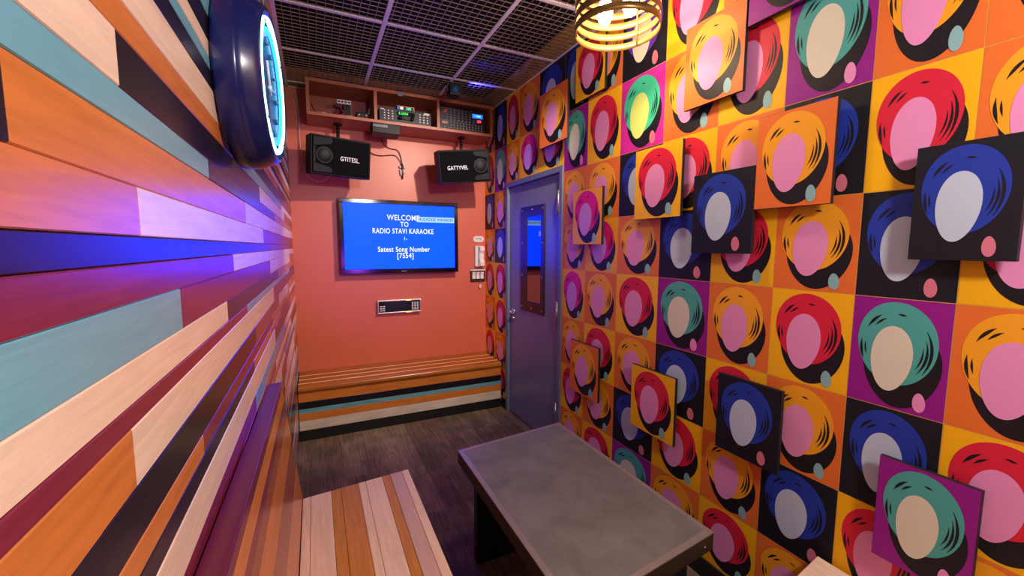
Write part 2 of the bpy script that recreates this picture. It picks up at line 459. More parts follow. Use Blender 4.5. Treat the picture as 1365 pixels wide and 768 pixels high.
# bench along the boarded wall, its backrest a step proud of the wall
lb = empty('striped_bench', (.13, .7, 0), 'maple and orange striped wooden bench with maroon-topped backrest along the boarded wall', 'bench')
SY0, SY1 = -1.2, 1.975
seat = MB(); sx = [-.088, -.057, .025, .065, .140, .172, .248, .285, .340, .374]
WY = [wood('seat_maple', '#f0d0b0', 'Y', .55, .16, .3), wood('seat_orange', '#cb8828', 'Y', .55, .24, .3), wood('seat_grey_maple', '#d2ad9c', 'Y', .55, .15, .3)]
for k, (a, b) in enumerate(zip(sx, sx[1:])):
    ya = SY1 - .05*(1-(a+.088)/.462); yb_ = SY1 - .05*(1-(b+.088)/.462)
    seat.prism([(a+.0006, SY0), (b-.0006, SY0), (b-.0006, yb_), (a+.0006, ya)], 2, .412, .45, [0,0,1,1,0,0,1,2,0][k])
loc(seat, lb).build('seat', WY, lb, bevel=.0015)
bk = MB()
def bprism(pts, mi):  # pts: (x,z); far end cut on a slope
    n = len(pts)
    far = lambda z: 1.945 - (z-.45)*.5
    lift = lambda z, y: z + (z-.45)/.61*(1.65-y)*.04
    vs = [(x, SY0, lift(z, SY0)) for x, z in pts] + [(x, far(z), lift(z, far(z))) for x, z in pts]
    bk.add(vs, [tuple(range(n)), tuple(range(n, 2*n))] + [(i, (i+1) % n, n+(i+1) % n, n+i) for i in range(n)], mi)
bx = lambda z: -.126 + (1.06-z)/.61*.036     # face of the backrest leaning out towards the seat
zz = [1.029, .985, .955, .907, .80, .655, .512, .451]
for k, (a, b) in enumerate(zip(zz, zz[1:])):
    bprism([(XL+.0015, b+.0005), (bx(b), b+.0005), (bx(a), a-.0005), (XL+.0015, a-.0005)], WK.index(['orange','maroon','brown','orange','brown','orange','orange'][k]))
loc(bk, lb).build('backrest', WM, lb)
cap = MB(); cap.prism([(XL+.0015, SY0), (bx(1.06)+.002, SY0), (bx(1.06)+.002, 1.65), (XL+.0015, 1.64)], 2, 1.03, 1.06)
cap.v = [(x, y, z + (z-.45)/.61*(1.65-y)*.04 + (.0006 if z < 1.05 else 0)) for x, y, z in cap.v]
loc(cap, lb).build('top_rail', wood('maroon_rail', '#66183c', 'Y', .3), lb, bevel=.0025)
bs = MB(); bs.box((-.10, SY0, 0), (.34, 1.90, .411))
loc(bs, lb).build('base', bbm, lb)

rb = empty('maple_bench', (1.37, .0, 0), 'pale maple bench corner at the bottom edge beside the picture wall', 'bench')
s2 = MB(); ex = [1.17, 1.25, 1.33, 1.41, 1.49, 1.574]
for k, (a, b) in enumerate(zip(ex, ex[1:])):
    s2.prism([(a+.0006, -1.2), (b-.0006, -1.2), (b-.0006, .774-.034*(1.574-b)/.14*.6), (a+.0006, .774-.034*(1.574-a)/.14*.6)], 2, .412, .45, 0)
loc(s2, rb).build('seat', [WY[0]], rb, bevel=.0015)
loc(MB().box((1.21, -1.2, 0), (1.574, .62, .411)), rb).build('base', bbm, rb)

# ------------------------------------------------------------------ table
tab = empty('low_table', (.9, 1.42, 0), 'low concrete-topped rectangular table with pale metal rim standing on the dark floor', 'table')
TC = [(.594, 1.864), (1.216, 1.934), (1.222, .924), (.592, .850)]
def inset(c, d):
    cx = sum(p[0] for p in c)/4; cy = sum(p[1] for p in c)/4
    return [(x + (d if x < cx else -d), y + (d if y < cy else -d)) for x, y in c]
ti = inset(TC, .022)
loc(MB().prism(ti, 2, .505, .5492), tab).build('tabletop', concrete_mat(), tab)
rim = MB()
for i in range(4):
    a, b, c, d = TC[i], TC[(i+1) % 4], ti[(i+1) % 4], ti[i]
    rim.prism([a, b, c, d], 2, .546, .55)
loc(rim, tab).build('rim', flat('pale_metal_rim', '#a59a94', .38, .5), tab)
ap = MB()
for i in range(4):
    a, b, c, d = TC[i], TC[(i+1) % 4], ti[(i+1) % 4], ti[i]
    ap.prism([a, b, c, d], 2, .487, .5458)
loc(ap, tab).build('apron', wood('dark_walnut', '#33231d', 'Y', .45), tab)
un = MB().prism(inset(TC, .0225), 2, .489, .5045); loc(un, tab).build('underside', black_matte, tab)
leg_m = wood('black_leg', '#131013', 'Z', .5)
for ya, yb_ in ((1.765, 1.81), (.97, 1.015)):
    loc(MB().box((.655, ya, 0), (1.155, yb_, .4885)), tab).build('leg', leg_m, tab, bevel=.003)
loc(MB().box((.885, 1.016, .10), (.925, 1.764, .20)), tab).build('stretcher', leg_m, tab, bevel=.003)
for zz in (.516,):
    loc(MB().cyl((1.17, .9185, zz), (1.17, .913, zz), .004, 10), tab).build('bolt', steel, tab)

# ------------------------------------------------------------------ television
TX0, TX1, TZ0, TZ1, TY = .200, 1.268, 1.298, 1.958, 3.90
tv = empty('television', ((TX0+TX1)/2, 3.95, 1.63), 'wide flat television with bright blue welcome screen on the coral wall', 'television')
gloss = flat('gloss_black', '#08080c', .12)
b = MB(); sx0, sx1, sz0, sz1 = TX0+.036, TX1-.034, TZ0+.042, TZ1-.036
for lo, hi in (((TX0,TY,TZ0),(TX1,TY+.04,sz0)), ((TX0,TY,sz1),(TX1,TY+.04,TZ1)), ((TX0,TY,sz0),(sx0,TY+.04,sz1)), ((sx1,TY,sz0),(TX1,TY+.04,sz1))): b.box(lo, hi)
loc(b, tv).build('bezel', gloss, tv, bevel=.003)
loc(MB().box((TX0+.012, TY+.0401, TZ0+.012), (TX1-.012, TY+.065, TZ1-.012)), tv).build('back_cover', black_matte, tv, bevel=.004)
loc(MB().box((.5, TY+.0651, 1.5), (.95, YB-.0002, 1.78)), tv).build('wall_mount', black_matte, tv)
loc(MB().box((sx0, TY+.008, sz0), (sx1, TY+.012, sz1)), tv).build('screen', glow('tv_blue', '#0326ff', 7.0), tv)
wt = glow('tv_white', '#f2f6ff', 1.3)
W = sx1 - sx0; H = sz1 - sz0
def tvt(s, u, v, size, body_name, col=wt, sxx=.84):
    M = Matrix.Translation(-Vector(tv.location)) @ facing_front(sx0 + u*W, TY+.0068, sz1 - v*H)
    t = text_mesh(body_name, s, size, col, tv, M, .0006, 'CENTER', sxx); t['label'] = 'white lettering on screen'; return t
tvt('WELCOME', .515, .205, .068, 'screen_text')
tvt('TO', .522, .308, .064, 'screen_text', sxx=.8)
tvt('RADIO STAVI KARAOKE', .515, .415, .066, 'screen_text', sxx=.72)
tvt('1-', .528, .53, .046, 'screen_text')
tvt('Satest Song Number', .517, .70, .066, 'screen_text', sxx=.78)
tvt('[7S54]', .525, .80, .066, 'screen_text', sxx=.82)
hb = MB(); hb.box((sx0+.635*W, TY+.0068, sz1-.262*H), (sx0+.998*W, TY+.0078, sz1-.178*H))
hb = loc(hb, tv).build('screen_banner', glow('tv_pale', '#a9d8ff', 1.2), tv); hb['label'] = 'pale blue banner on screen'
tvt('SAULAGASE WANNDER', .816, .22, .038, 'screen_text', glow('tv_dark', '#0a3a9a', .9), .78)
M = Matrix.Translation(-Vector(tv.location)) @ facing_front((TX0+TX1)/2+.01, TY-.0006, TZ0+.02)
text_mesh('maker_mark', 'electra', .014, flat('mark_silver', '#b9b9c8', .3, .6), tv, M, .0003)

# ------------------------------------------------------------------ wall unit below the television
rc = empty('wall_receiver', (.706, 3.98, .98), 'slim silver-framed receiver with dark display set on the coral wall under the television', 'receiver')
rx0, rx1, rz0, rz1, ry = .505, .908, .918, 1.043, 3.955
f = MB(); t = .012
for lo, hi in (((rx0,ry,rz0),(rx1,YB,rz0+t)), ((rx0,ry,rz1-t),(rx1,YB,rz1)), ((rx0,ry,rz0+t),(rx0+t,YB,rz1-t)), ((rx1-t,ry,rz0+t),(rx1,YB,rz1-t))): f.box(lo, hi)
loc(f, rc).build('frame', flat('silver_frame', '#b9a79c', .3, .7), rc, bevel=.002)
loc(MB().box((rx0+t, ry+.008, rz0+t), (rx1-t, YB, rz1-t)), rc).build('faceplate', gloss, rc)
loc(MB().box((rx0+.075, ry+.0066, rz0+.03), (rx1-.10, ry+.0078, rz1-.022)), rc).build('display', flat('blue_dark_display', '#0b1030', .15), rc)
for i in range(3):
    for j in range(5):
        loc(MB().box((rx1-.088+i*.024, ry+.005, rz0+.024+j*.016), (rx1-.072+i*.024, ry+.0078, rz0+.033+j*.016)), rc).build('button', white_plastic, rc)
for i in range(2):
    for j in range(3): loc(MB().box((rx0+.022+i*.026, ry+.005, rz0+.024+j*.02), (rx0+.042+i*.026, ry+.0078, rz0+.033+j*.02)), rc).build('button', white_plastic, rc)
for zz in (rz0+.006, rz1-.006):
    loc(MB().box((rx0+.26, ry-.002, zz-.0045), (rx0+.31, ry-.0002, zz+.0045)), rc).build('indicator_light', glow('amber_led', '#ffd25a', 2.0), rc)

# ------------------------------------------------------------------ things by the picture wall
sg = empty('wall_sign', (1.515, 3.99, 1.62), 'small rounded white notice high on the coral wall beside the corner', 'sign')
m = MB(); pts = []
for cx, a0 in ((.03, -90), (-.03, 90)):
    for k in range(9): a = R(a0 + 180*k/8); pts.append((cx + .028*math.cos(a), .030*math.sin(a)))
m.prism(pts, 1, -.002, .0098); m.build('plate', white_plastic, sg)
M = facing_front(0, -.0024, 0); text_mesh('lettering', '7990', .03, flat('grey_print', '#6d6670', .6), sg, M, .0003)
ph = empty('wall_intercom', (1.515, 3.98, 1.446), 'tall white intercom handset mounted above the switch plate', 'intercom')
m = MB(); m.box((-.046, -.018, -.105), (.046, .0198, .105)); m.build('base', white_plastic, ph, bevel=.006)
m = MB(); m.prism([(-.018, -.1), (-.05, -.1), (-.055, -.06), (-.034, -.03), (-.034, .03), (-.055, .06), (-.05, .1), (-.018, .1)], 0, -.004, .042); m.build('handset', flat('white_handset', '#e6e0da', .35), ph, bevel=.006)
m = MB(); m.box((-.016, -.0186, -.1), (-.009, -.0181, .1)); m.build('groove', dark_grey, ph)
sp = empty('switch_plate', (1.503, 3.99, 1.25), 'dark framed plate of three white rocker switches under the intercom', 'light switch')
MB().box((-.08, -.006, -.065), (.08, .0098, .065)).build('plate', flat('brass_dark_plate', '#4a2d24', .35, .4), sp, bevel=.003)
for i in range(3):
    MB().prism([(-.0065, -.035), (-.013, -.033), (-.0085, .0), (-.016, .035), (-.0065, .037)], 0, -.06+i*.044, -.026+i*.044).build('rocker', white_plastic, sp)
m = MB(); m.box((-.082, -.0095, .05), (.082, -.0063, .062)); m.build('label_strip', flat('pale_strip', '#e3cfc0', .5), sp)
tg = empty('hanging_tag', (1.525, 3.978, 1.186), 'small pale tag hanging from the switch plate', 'tag')
m = MB(); m.tube([(0, 0, .012), (.001, -.004, -.008), (0, 0, -.022)], .0022, 6); m.build('loop', steel, tg)
m = MB(); m.prism([(-.012, -.026), (.012, -.026), (.015, -.045), (.008, -.068), (-.008, -.068), (-.014, -.045)], 1, -.004, .004); m.build('fob', flat('pale_fob', '#d9b9a4', .4), tg, bevel=.002)

# ------------------------------------------------------------------ shelf unit
sh = empty('wall_shelf', (.76, 3.82, 2.69), 'long coral wooden shelf box of three compartments high above the television', 'shelf')
SX0, SX1, SZ0, SZ1, SF = -.014, 1.53, 2.553, 2.826, 3.65
shm = wood('coral_shelf', '#a85a34', 'X', .45, .12)
tk = .024
loc(MB().box((SX0, SF, SZ0), (SX1, YB-.001, SZ0+tk)), sh).build('bottom_board', shm, sh, bevel=.001)
loc(MB().box((SX0, SF, SZ1-tk), (SX1, YB-.001, SZ1)), sh).build('top_board', shm, sh, bevel=.001)
for xa in (SX0, SX1-tk): loc(MB().box((xa, SF, SZ0+tk+.0002), (xa+tk, YB-.001, SZ1-tk-.0002)), sh).build('side_board', shm, sh, bevel=.001)
for xa in (.484, 1.008): loc(MB().box((xa, SF, SZ0+tk+.0002), (xa+tk, YB-.0132, SZ1-tk-.0002)), sh).build('divider', shm, sh, bevel=.001)
loc(MB().box((SX0+tk+.0002, YB-.013, SZ0+tk+.0002), (SX1-tk-.0002, YB-.001, SZ1-tk-.0002)), sh).build('back_board', wood('dark_shelf_back', '#8a3f26', 'X', .6, .12), sh)
stk = tag(loc(MB().box((.675, SF-.002, 2.795), (.715, SF-.0002, 2.822)), bpy.data.objects['wall_shelf']).build('sticker', flat('grey_sticker', '#6f6a80', .4), sh), '', '') if False else None
s_ = MB().box((.675, SF-.0025, 2.790), (.716, SF-.0002, 2.822)); loc(s_, sh); s_.build('catch_plate', flat('grey_catch', '#77707f', .4, .4), sh)
ZS = SZ0 + tk + .0004      # shelf surface

# amplifiers
am = empty('mixer_amplifier', (.747, 3.78, ZS), 'dark grey karaoke amplifier with green display in the middle shelf compartment', 'amplifier')
MB().box((-.215, -.08, .004), (.215, .16, .115)).build('case', black_matte, am, bevel=.002)
MB().box((-.217, -.092, .002), (.217, -.0802, .117)).build('faceplate', dark_grey, am, bevel=.0015)
d = MB()
for gx in (-.16, .135):
    for i in range(3):
        for j in range(4): MB().cbox((gx + i*.032 - .015, -.0945, .032 + j*.021), (.011, .004, .009)).build('button', white_plastic, am)
MB().cbox((-.195, -.0937, .104), (.028, .003, .007)).build('name_plate', white_plastic, am)
MB().box((.155, -.096, .098), (.2, -.0922, .112)).build('maker_plate', flat('cream_plate', '#e9dcc0', .4), am)
m = MB(); m.box((-.075, -.0935, .066), (.075, -.0922, .098)); m.build('display', gloss, am)
M = facing_front(-.02, -.0941, .084); text_mesh('display_digits', '8.5004', .027, glow('green_led', '#58ff5a', 1.6), am, M, .0004)
m = MB(); m.cyl((-.05, -.0922, .045), (-.05, -.12, .045), .016, 18); m.cbox((.0, -.1, .045), (.11, .0155, .022)); m.cyl((.05, -.0922, .045), (.05, -.12, .045), .016, 18); m.build('volume_knob', black_plastic, am)
for px in (-.17, .17): MB().cyl((px, 0, 0), (px, 0, .0038), .018, 14).build('foot', black_plastic, am)

db = empty('display_box', (.75, 3.74, ZS+.1174), 'small lit readout box with green digits lying on the middle amplifier', 'display')
MB().box((-.074, -.03, 0), (.074, .05, .036)).build('case', black_plastic, db, bevel=.003)
m = MB()
for lo, hi in (((-.074,-.033,0),(.074,-.0302,.005)), ((-.074,-.033,.031),(.074,-.0302,.036)), ((.068,-.033,.005),(.074,-.0302,.031))): m.box(lo, hi)
m.build('trim', flat('amber_trim', '#e0a03c', .4), db)
MB().box((-.045, -.0335, .008), (-.02, -.0302, .028)).build('status_light', glow('white_led', '#ffe8d8', 1.2), db)
MB().box((-.068, -.0335, .008), (-.052, -.0302, .028)).build('blue_light', glow('blue_led_small', '#2f8cff', 1.0), db)
MB().box((-.008, -.0315, .006), (.06, -.0302, .030)).build('window', flat('teal_window', '#0d4a40', .3), db)
text_mesh('readout', '235', .026, glow('mint_led', '#6dffc8', 1.8), db, facing_front(.026, -.0322, .018), .0004)

a2 = empty('power_mixer', (1.255, 3.79, ZS), 'black mixing amplifier covered in white knobs in the right shelf compartment', 'amplifier')
MB().box((-.205, -.09, .004), (.205, .15, .19)).build('case', black_matte, a2, bevel=.002)
MB().box((-.212, -.102, .002), (.212, -.0902, .194)).build('faceplate', flat('charcoal_panel', '#17171b', .5, .1), a2, bevel=.0015)
grey_knob = flat('grey_knobs', '#a9a59e', .4)
for j in range(5):
    for i in range(9):
        if j >= 2 and i >= 7 : continue
        MB().cyl((-.15 + i*.036 - (.0), -.1022, .09 + j*.021), (-.15 + i*.036, -.112, .09 + j*.021), .0048, 8).build('knob', grey_knob, a2)
for j in range(3):
    for i in range(13):
        if j > 0 and i < 2: continue
        MB().cyl((-.17 + i*.029, -.1022, .022 + j*.022), (-.17 + i*.029, -.112, .022 + j*.022), .0055, 8).build('knob', grey_knob, a2)
m = MB()
m.box((-.205, -.1034, .082), (.06, -.1022, .084)); m.build('panel_line', flat('pale_line', '#8a8780', .5), a2)
MB().box((.09, -.1045, .132), (.19, -.1022, .168)).build('blue_display', glow('blue_lcd', '#1c78ff', 1.6), a2)
text_mesh('lcd_text', '1 0000', .02, glow('lcd_white', '#cfe8ff', 1.6), a2, facing_front(.14, -.105, .15), .0003)
MB().box((.135, -.1045, .096), (.175, -.1022, .118)).build('red_display', glow('red_lcd', '#ff3a52', 1.6), a2)
m = MB(); m.cyl((-.165, -.1022, .155), (-.165, -.115, .155), .017, 18); m.build('red_knob', flat('red_ring_knob', '#b8454c', .4), a2)
MB().box((-.192, -.105, .052), (-.14, -.1022, .074)).build('badge', flat('tan_badge', '#a8745c', .4), a2)
for px in (-.17, .17): MB().cyl((px, 0, 0), (px, 0, .0038), .018, 14).build('foot', black_plastic, a2)

# left compartment: power strip on its transformer, adapter and loose leads
pt = empty('power_brick', (.272, 3.86, ZS), 'black power brick with white socket strip on top in the left shelf compartment', 'power supply')
MB().box((-.012, -.04, 0), (.046, .06, .135)).build('body', black_plastic, pt, bevel=.004)
MB().box((-.058, -.05, .1352), (.05, .06, .168)).build('socket_strip', white_plastic, pt, bevel=.003)
for i in range(4): MB().cbox((-.043 + i*.026, -.0512, .151), (.018, .002, .014)).build('socket', dark_grey, pt)
ad = empty('cradle_charger', (.40, 3.73, ZS), 'black charger with raised fin on the left shelf compartment floor', 'charger')
MB().box((-.055, -.05, 0), (.045, .05, .05)).build('body', black_plastic, ad, bevel=.008)
MB().prism([(.03, .045), (.055, .045), (.062, .10), (.052, .10)], 1, -.02, .02).build('fin', black_plastic, ad, bevel=.002)
for px in (-.03, .025): MB().cyl((px, -.05, .028), (px, -.054, .028), .006, 10).build('lamp', cord_white, ad)
def cord(name, pts, r, mat, label, cat='cable', group=None):
    if name == 'loose_cable': group = 'loose leads on the shelf'
    o = MB().tube(smooth_path(pts, 10), r, 6).build(name, mat)
    return tag(o, label, cat, group)
zc = ZS + .003
cord('loose_cable', [(.02,3.76,2.668), (.035,3.75,2.63), (.055,3.74,zc), (.09,3.72,zc), (.11,3.70,zc)], .0038, cord_black, 'black lead bending down at the left end of the shelf', 'cable')
cord('loose_cable', [(.075,3.80,zc+.001), (.10,3.80,2.62), (.15,3.79,2.612), (.19,3.70,zc+.001), (.27,3.672,zc), (.335,3.672,zc)], .0038, cord_white, 'white lead lying loose across the left shelf compartment', 'cable')
cord('loose_cable', [(.13,3.92,2.66), (.17,3.88,2.64), (.205,3.82,zc+.014), (.225,3.80,zc+.001), (.25,3.79,zc)], .0038, flat('grey_cord', '#9a8f8c', .5), 'grey lead sloping from the shelf back towards the charger', 'cable')
cord('loose_cable', [(.252,3.78,2.70), (.24,3.765,2.66), (.262,3.755,2.625), (.235,3.75,2.605), (.215,3.75,zc+.01), (.2,3.755,zc+.007)], .0038, flat('red_cord', '#9c3d33', .5), 'reddish lead looping below the white socket strip', 'cable')

# black box under the shelf
ub = empty('under_shelf_box', (.578, 3.70, SZ0), 'flat black media box fixed under the shelf between the loudspeakers', 'media box')
MB().box((-.112, -.05, -.078), (.112, .12, -.0005)).build('case', black_plastic, ub, bevel=.004)
MB().box((-.108, -.056, -.034), (.01, -.0502, -.012)).build('card_slot', flat('grey_slot', '#5a5e6c', .3, .3), ub, bevel=.001)
for px in (.03, .1): MB().cyl((px, -.0502, -.012), (px, -.053, -.012), .004, 8).build('screw', steel, ub)

# ------------------------------------------------------------------ loudspeakers
def speaker(loc_, rot, w, h, d, flip, label, word, px):
    root = empty('loudspeaker', loc_, label, 'loudspeaker', 'loudspeakers hung under the shelf', rot)
    cab = MB(); c = .02
    cab.prism([(-w/2, -d/2), (w/2, -d/2), (w/2, d/2-.04), (w/2-.05, d/2), (-w/2+.05, d/2), (-w/2, d/2-.04)], 2, -h/2, h/2)
    cab.build('cabinet', flat('black_cabinet', '#06070a', .6, 0, .25), root, bevel=.006)
    s = -1 if flip else 1          # woofer on the left for s=1
    gx0, gx1 = -w/2+.012, w/2-.012
    gr = MB(); yy = -d/2
    gr.box((gx0, yy-.008, -h/2+.012), (gx1, yy-.0002, h/2-.012)); gr.build('front_grille', flat('black_cloth', '#05060a', .85, 0, .12, .3, 200), root, bevel=.004)
    cx = -s*(w/2-.095)
    panel = flat('grey_mesh_panel', '#15171b', .7, 0, .3)
    for sgn in (1, -1):
        p_ = []
        z0, z1 = sgn*.072, sgn*(h/2-.018)
        xa, xb = -s*(w/2-.018), -s*(w/2-.15)
        # corner panel curving round the driver
        p_ = [(xa, z1), (xb, z1), (xb + s*.004, z0 + sgn*.03), (xb - s*.012, z0 + sgn*.012), (cx + s*.0, z0 + sgn*.004), (xa, z0 - sgn*.012)]
        MB().prism(p_, 1, yy-.0125, yy-.0082).build('corner_panel', panel, root, bevel=.002)
    MB().box((min(-s*(w/2-.018), -s*(w/2-.034)), yy-.0115, -.058), (max(-s*(w/2-.018), -s*(w/2-.034)), yy-.0082, .058)).build('side_strip', panel, root)
    M = Matrix.Translation((cx, yy-.0082, 0)) @ Matrix.Rotation(PI/2, 4, 'X')
    MB().lathe([(.062, 0), (.062, .006), (.059, .008), (.055, .0065), (.0535, .006), (.047, .011), (.036, .0155), (.024, .0185), (.012, .020), (.002, .0205)], 40, 0, M).build('woofer', flat('black_cone', '#0b0b0e', .6, 0, .35), root)
    t = text_mesh('brand_lettering', word, .047, flat('white_print', '#e8e8ee', .4), root, facing_front(px, yy-.0086, -.012), .0006, 'CENTER', .74)
    t['label'] = 'white lettering'
    # hanging bracket rising behind the cabinet
    return root
def bracket(root, top):
    """steel pole from the shelf's underside to the cabinet's back, part of the speaker"""
    Mi = (Matrix.Translation(root.location) @ root.rotation_euler.to_matrix().to_4x4()).inverted()
    T = Vector(top); m = MB()
    m.cyl(T, T - Vector((0,0,.012)), .034, 20); m.cyl(T - Vector((0,0,.012)), T - Vector((0,0,.20)), .0135, 14)
    m.v = [tuple(Mi @ Vector(v)) for v in m.v]
    m.build('hanging_pole', black_plastic, root)
    for k in range(4):
        m = MB().cyl(T + Vector((0,-.012,-.03-.026*k)), T + Vector((0,-.0155,-.03-.026*k)), .004, 8)
        m.v = [tuple(Mi @ Vector(v)) for v in m.v]; m.build('pole_bolt', steel, root)
    a = Mi @ (T - Vector((0,0,.19)))
    m = MB(); m.cyl(a, (a.x, .112, a.z), .011, 12); m.build('bracket_arm', black_plastic, root)
SL = speaker((.198, 3.658, 2.242), (R(7.1), R(1.2), R(11)), .445, .29, .221, False, 'black loudspeaker at left under the shelf, driver at its left end', 'GTITESL.', .062)
bracket(SL, (.215, 3.845, SZ0))
SR_ = speaker((1.213, 3.595, 2.246), (R(6.6), R(-6.2), R(-5.1)), .456, .275, .225, True, 'black loudspeaker at right under the shelf, driver at its right end', 'GATTYVEL', -.07)
bracket(SR_, (1.275, 3.80, SZ0))

# connector leads on the wall
lead = empty('audio_cord', (.76, 3.985, 2.34), 'two thin dark leads meeting at white plugs between the loudspeakers', 'cable')
L_ = MB().tube(smooth_path([(.568,3.985,2.56), (.59,3.985,2.49), (.615,3.985,2.45), (.66,3.985,2.43), (.715,3.985,2.425), (.745,3.985,2.39), (.762,3.985,2.32)], 10), .0035, 6); loc(L_, lead).build('lead', cord_black, lead)
L_ = MB().tube(smooth_path([(.40,3.985,2.40), (.47,3.985,2.385), (.53,3.985,2.362), (.60,3.985,2.362), (.68,3.985,2.375), (.72,3.985,2.36), (.752,3.985,2.31)], 10), .0035, 6); loc(L_, lead).build('lead', cord_black, lead)
for dx, a, b in ((-.02, 2.285, 2.265), (.026, 2.29, 2.265), (-.014, 2.25, 2.195), (.02, 2.25, 2.215)):
    m = MB().cyl((.76+dx, 3.982, a), (.762+dx*.7, 3.982, b), .010, 12, 0, .008); loc(m, lead).build('plug', white_plastic, lead)
m = MB().cyl((.76, 3.98, 2.31), (.764, 3.98, 2.165), .009, 12, 0, .007); loc(m, lead).build('plug_barrel', flat('brass_barrel', '#5d3a2c', .4, .3), lead)
cord('wall_cable_hanging', [(-.095,3.975,2.80), (-.078,3.975,2.70), (-.074,3.975,2.60), (-.074,3.975,2.42), (-.066,3.972,2.30), (-.058,3.97,2.22), (-.025,3.97,2.13), (.04,3.97,2.095), (.09,3.97,2.098), (.135,3.97,2.14)], .0035, cord_white, 'thin pale wire dropping past the left loudspeaker on the coral wall', 'cable')

# ------------------------------------------------------------------ party light on the ceiling
gl = empty('hanging_party_light', (1.058, 3.33, ZC-.004), 'small black party light hung from the ceiling grid before the shelf', 'stage light')
m = MB(); m.box((-.05, -.012, -.006), (.05, .012, 0)); m.box((-.056, -.01, -.07), (-.050, .01, 0)); m.box((.050, -.01, -.07), (.056, .01, 0)); m.build('yoke', dark_grey, gl)
m = MB(); m.box((-.043, -.045, -.105), (.043, .05, -.018)); m.build('body', black_plastic, gl, bevel=.006)
M = Matrix.Translation((0, -.0452, -.065)) @ Matrix.Rotation(PI/2, 4, 'X')
MB().lathe([(.032, 0), (.032, .012), (.026, .012), (.024, .004)], 24, 0, M).build('lens_ring', dark_grey, gl)
MB().lathe([(.022, .0045), (.014, .008), (.002, .009)], 24, 0, M).build('lens', glow('lens_blue', '#2a5a9a', .35), gl)
for s in (-1, 1): MB().cyl((s*.056, 0, -.06), (s*.068, 0, -.06), .011, 12).build('yoke_knob', dark_grey, gl)

# ------------------------------------------------------------------ neon clock
ck = empty('neon_clock', (XL+.0152, 1.172, 1.91), 'round black drum clock with glowing cyan neon ring on the boarded wall', 'clock', None, (0, 0, R(-4.4)))
MC = Matrix.Rotation(PI/2, 4, 'Y')   # local z -> +X
neon_lit_shell = flat('neon_lit_gloss_shell', '#131c58', .24)  # black housing coloured navy to stand in for the neon's spill
MB().lathe([(.185, 0), (.186, .006), (.1855, .036), (.184, .040), (.1835, .041), (.1835, .044), (.180, .052), (.172, .068), (.166, .078), (.160, .080), (.157, .078), (.157, .066)], 96, 0, MC).build('housing', neon_lit_shell, ck)
MB().lathe([(.1568, .063), (.1568, .0665), (.002, .0665)], 64, 0, MC).build('dial', flat('deep_blue_dial', '#0b3f7c', .35), ck)
def ring(r, h, tr, mat, name, a0=0, a1=360):
    n = 96; full = (a1 - a0 == 360)
    pts = [MC @ Vector((r*math.cos(R(a0+(a1-a0)*i/n)), r*math.sin(R(a0+(a1-a0)*i/n)), h)) for i in range(n if full else n+1)]
    return MB().tube(pts, tr, 10, 0, full).build(name, mat, ck)
neon_w = glow('neon_cyan', '#9af2ff', 5.0); neon_b = glow('neon_blue', '#2aa8ff', 3.2)
ring(.1435, .076, .0052, neon_w, 'neon_tube')
ring(.124, .074, .0036, neon_b, 'inner_neon_tube', 12, 348)
wmk = flat('neon_lit_marks', '#4a9ad0', .4)  # hour marks coloured blue as if lit by the neon
for i in range(12):
    a = R(30*i); ca, sa = math.cos(a), math.sin(a)
    MB().cyl(MC @ Vector((.098*ca, .098*sa, .069)), MC @ Vector(((.112 if i % 3 else .116)*ca, (.112 if i % 3 else .116)*sa, .069)), .0028 if i % 3 else .004, 8).build('hour_mark', wmk, ck)
wh = flat('white_hands', '#cfe2f2', .35)
for nme, a, l, w in (('minute_hand', R(100), .085, .005), ('hour_hand', R(205), .06, .006)):
    MB().tube([MC @ Vector((-.015*math.cos(a), -.015*math.sin(a), .0705)), MC @ Vector((l*math.cos(a), l*math.sin(a), .0705))], w/2, 8).build(nme, wh, ck)
MB().cyl(MC @ Vector((0,0,.067)), MC @ Vector((0,0,.074)), .008, 16).build('hub', wh, ck)
for a in (40, 130, 220, 310):
    v = Vector((.1435*math.cos(R(a)), .1435*math.sin(R(a)), .068)); MB().cyl(MC @ v, MC @ (v + Vector((0,0,.014))), .0035, 8).build('tube_clip', dark_grey, ck)
for a in (150, 210):
    v = Vector((.184*math.cos(R(a)), .184*math.sin(R(a)), .03)); w_ = Vector((.1885*math.cos(R(a)), .1885*math.sin(R(a)), .03))
    MB().cyl(MC @ v, MC @ w_, .0035, 10).build('screw', steel, ck)

# ------------------------------------------------------------------ pendant lamp
PC = Vector((1.205, 1.50, 0)); PZ = 2.455
pl = empty('pendant_lamp', (PC.x, PC.y, ZC), 'ringed metal drum pendant with two warm filament bulbs by the picture wall', 'lamp')
def pm(mb): mb.v = [(v[0], v[1], v[2]-ZC) for v in mb.v]; return mb
brass = flat('pale_gold_band', '#94743f', .35, .75)
PR = .178
for k in range(6):
    z0 = PZ + .046*k; t = .0025; hh = .030
    pm(MB().lathe([(PR, z0), (PR, z0+hh), (PR-t, z0+hh), (PR-t, z0)], 64, 0, None, True, True)).build('shade_ring', brass, pl)
for k in range(3):
    a = R(20+120*k); x_, y_ = (PR-.0062)*math.cos(a), (PR-.0062)*math.sin(a)
    pm(MB().cyl((x_, y_, PZ), (x_, y_, PZ+.256), .0034, 8)).build('shade_rod', brass, pl)
    pm(MB().cyl((x_, y_, PZ+.25), (0, 0, PZ+.256), .0034, 8)).build('shade_spoke', brass, pl)
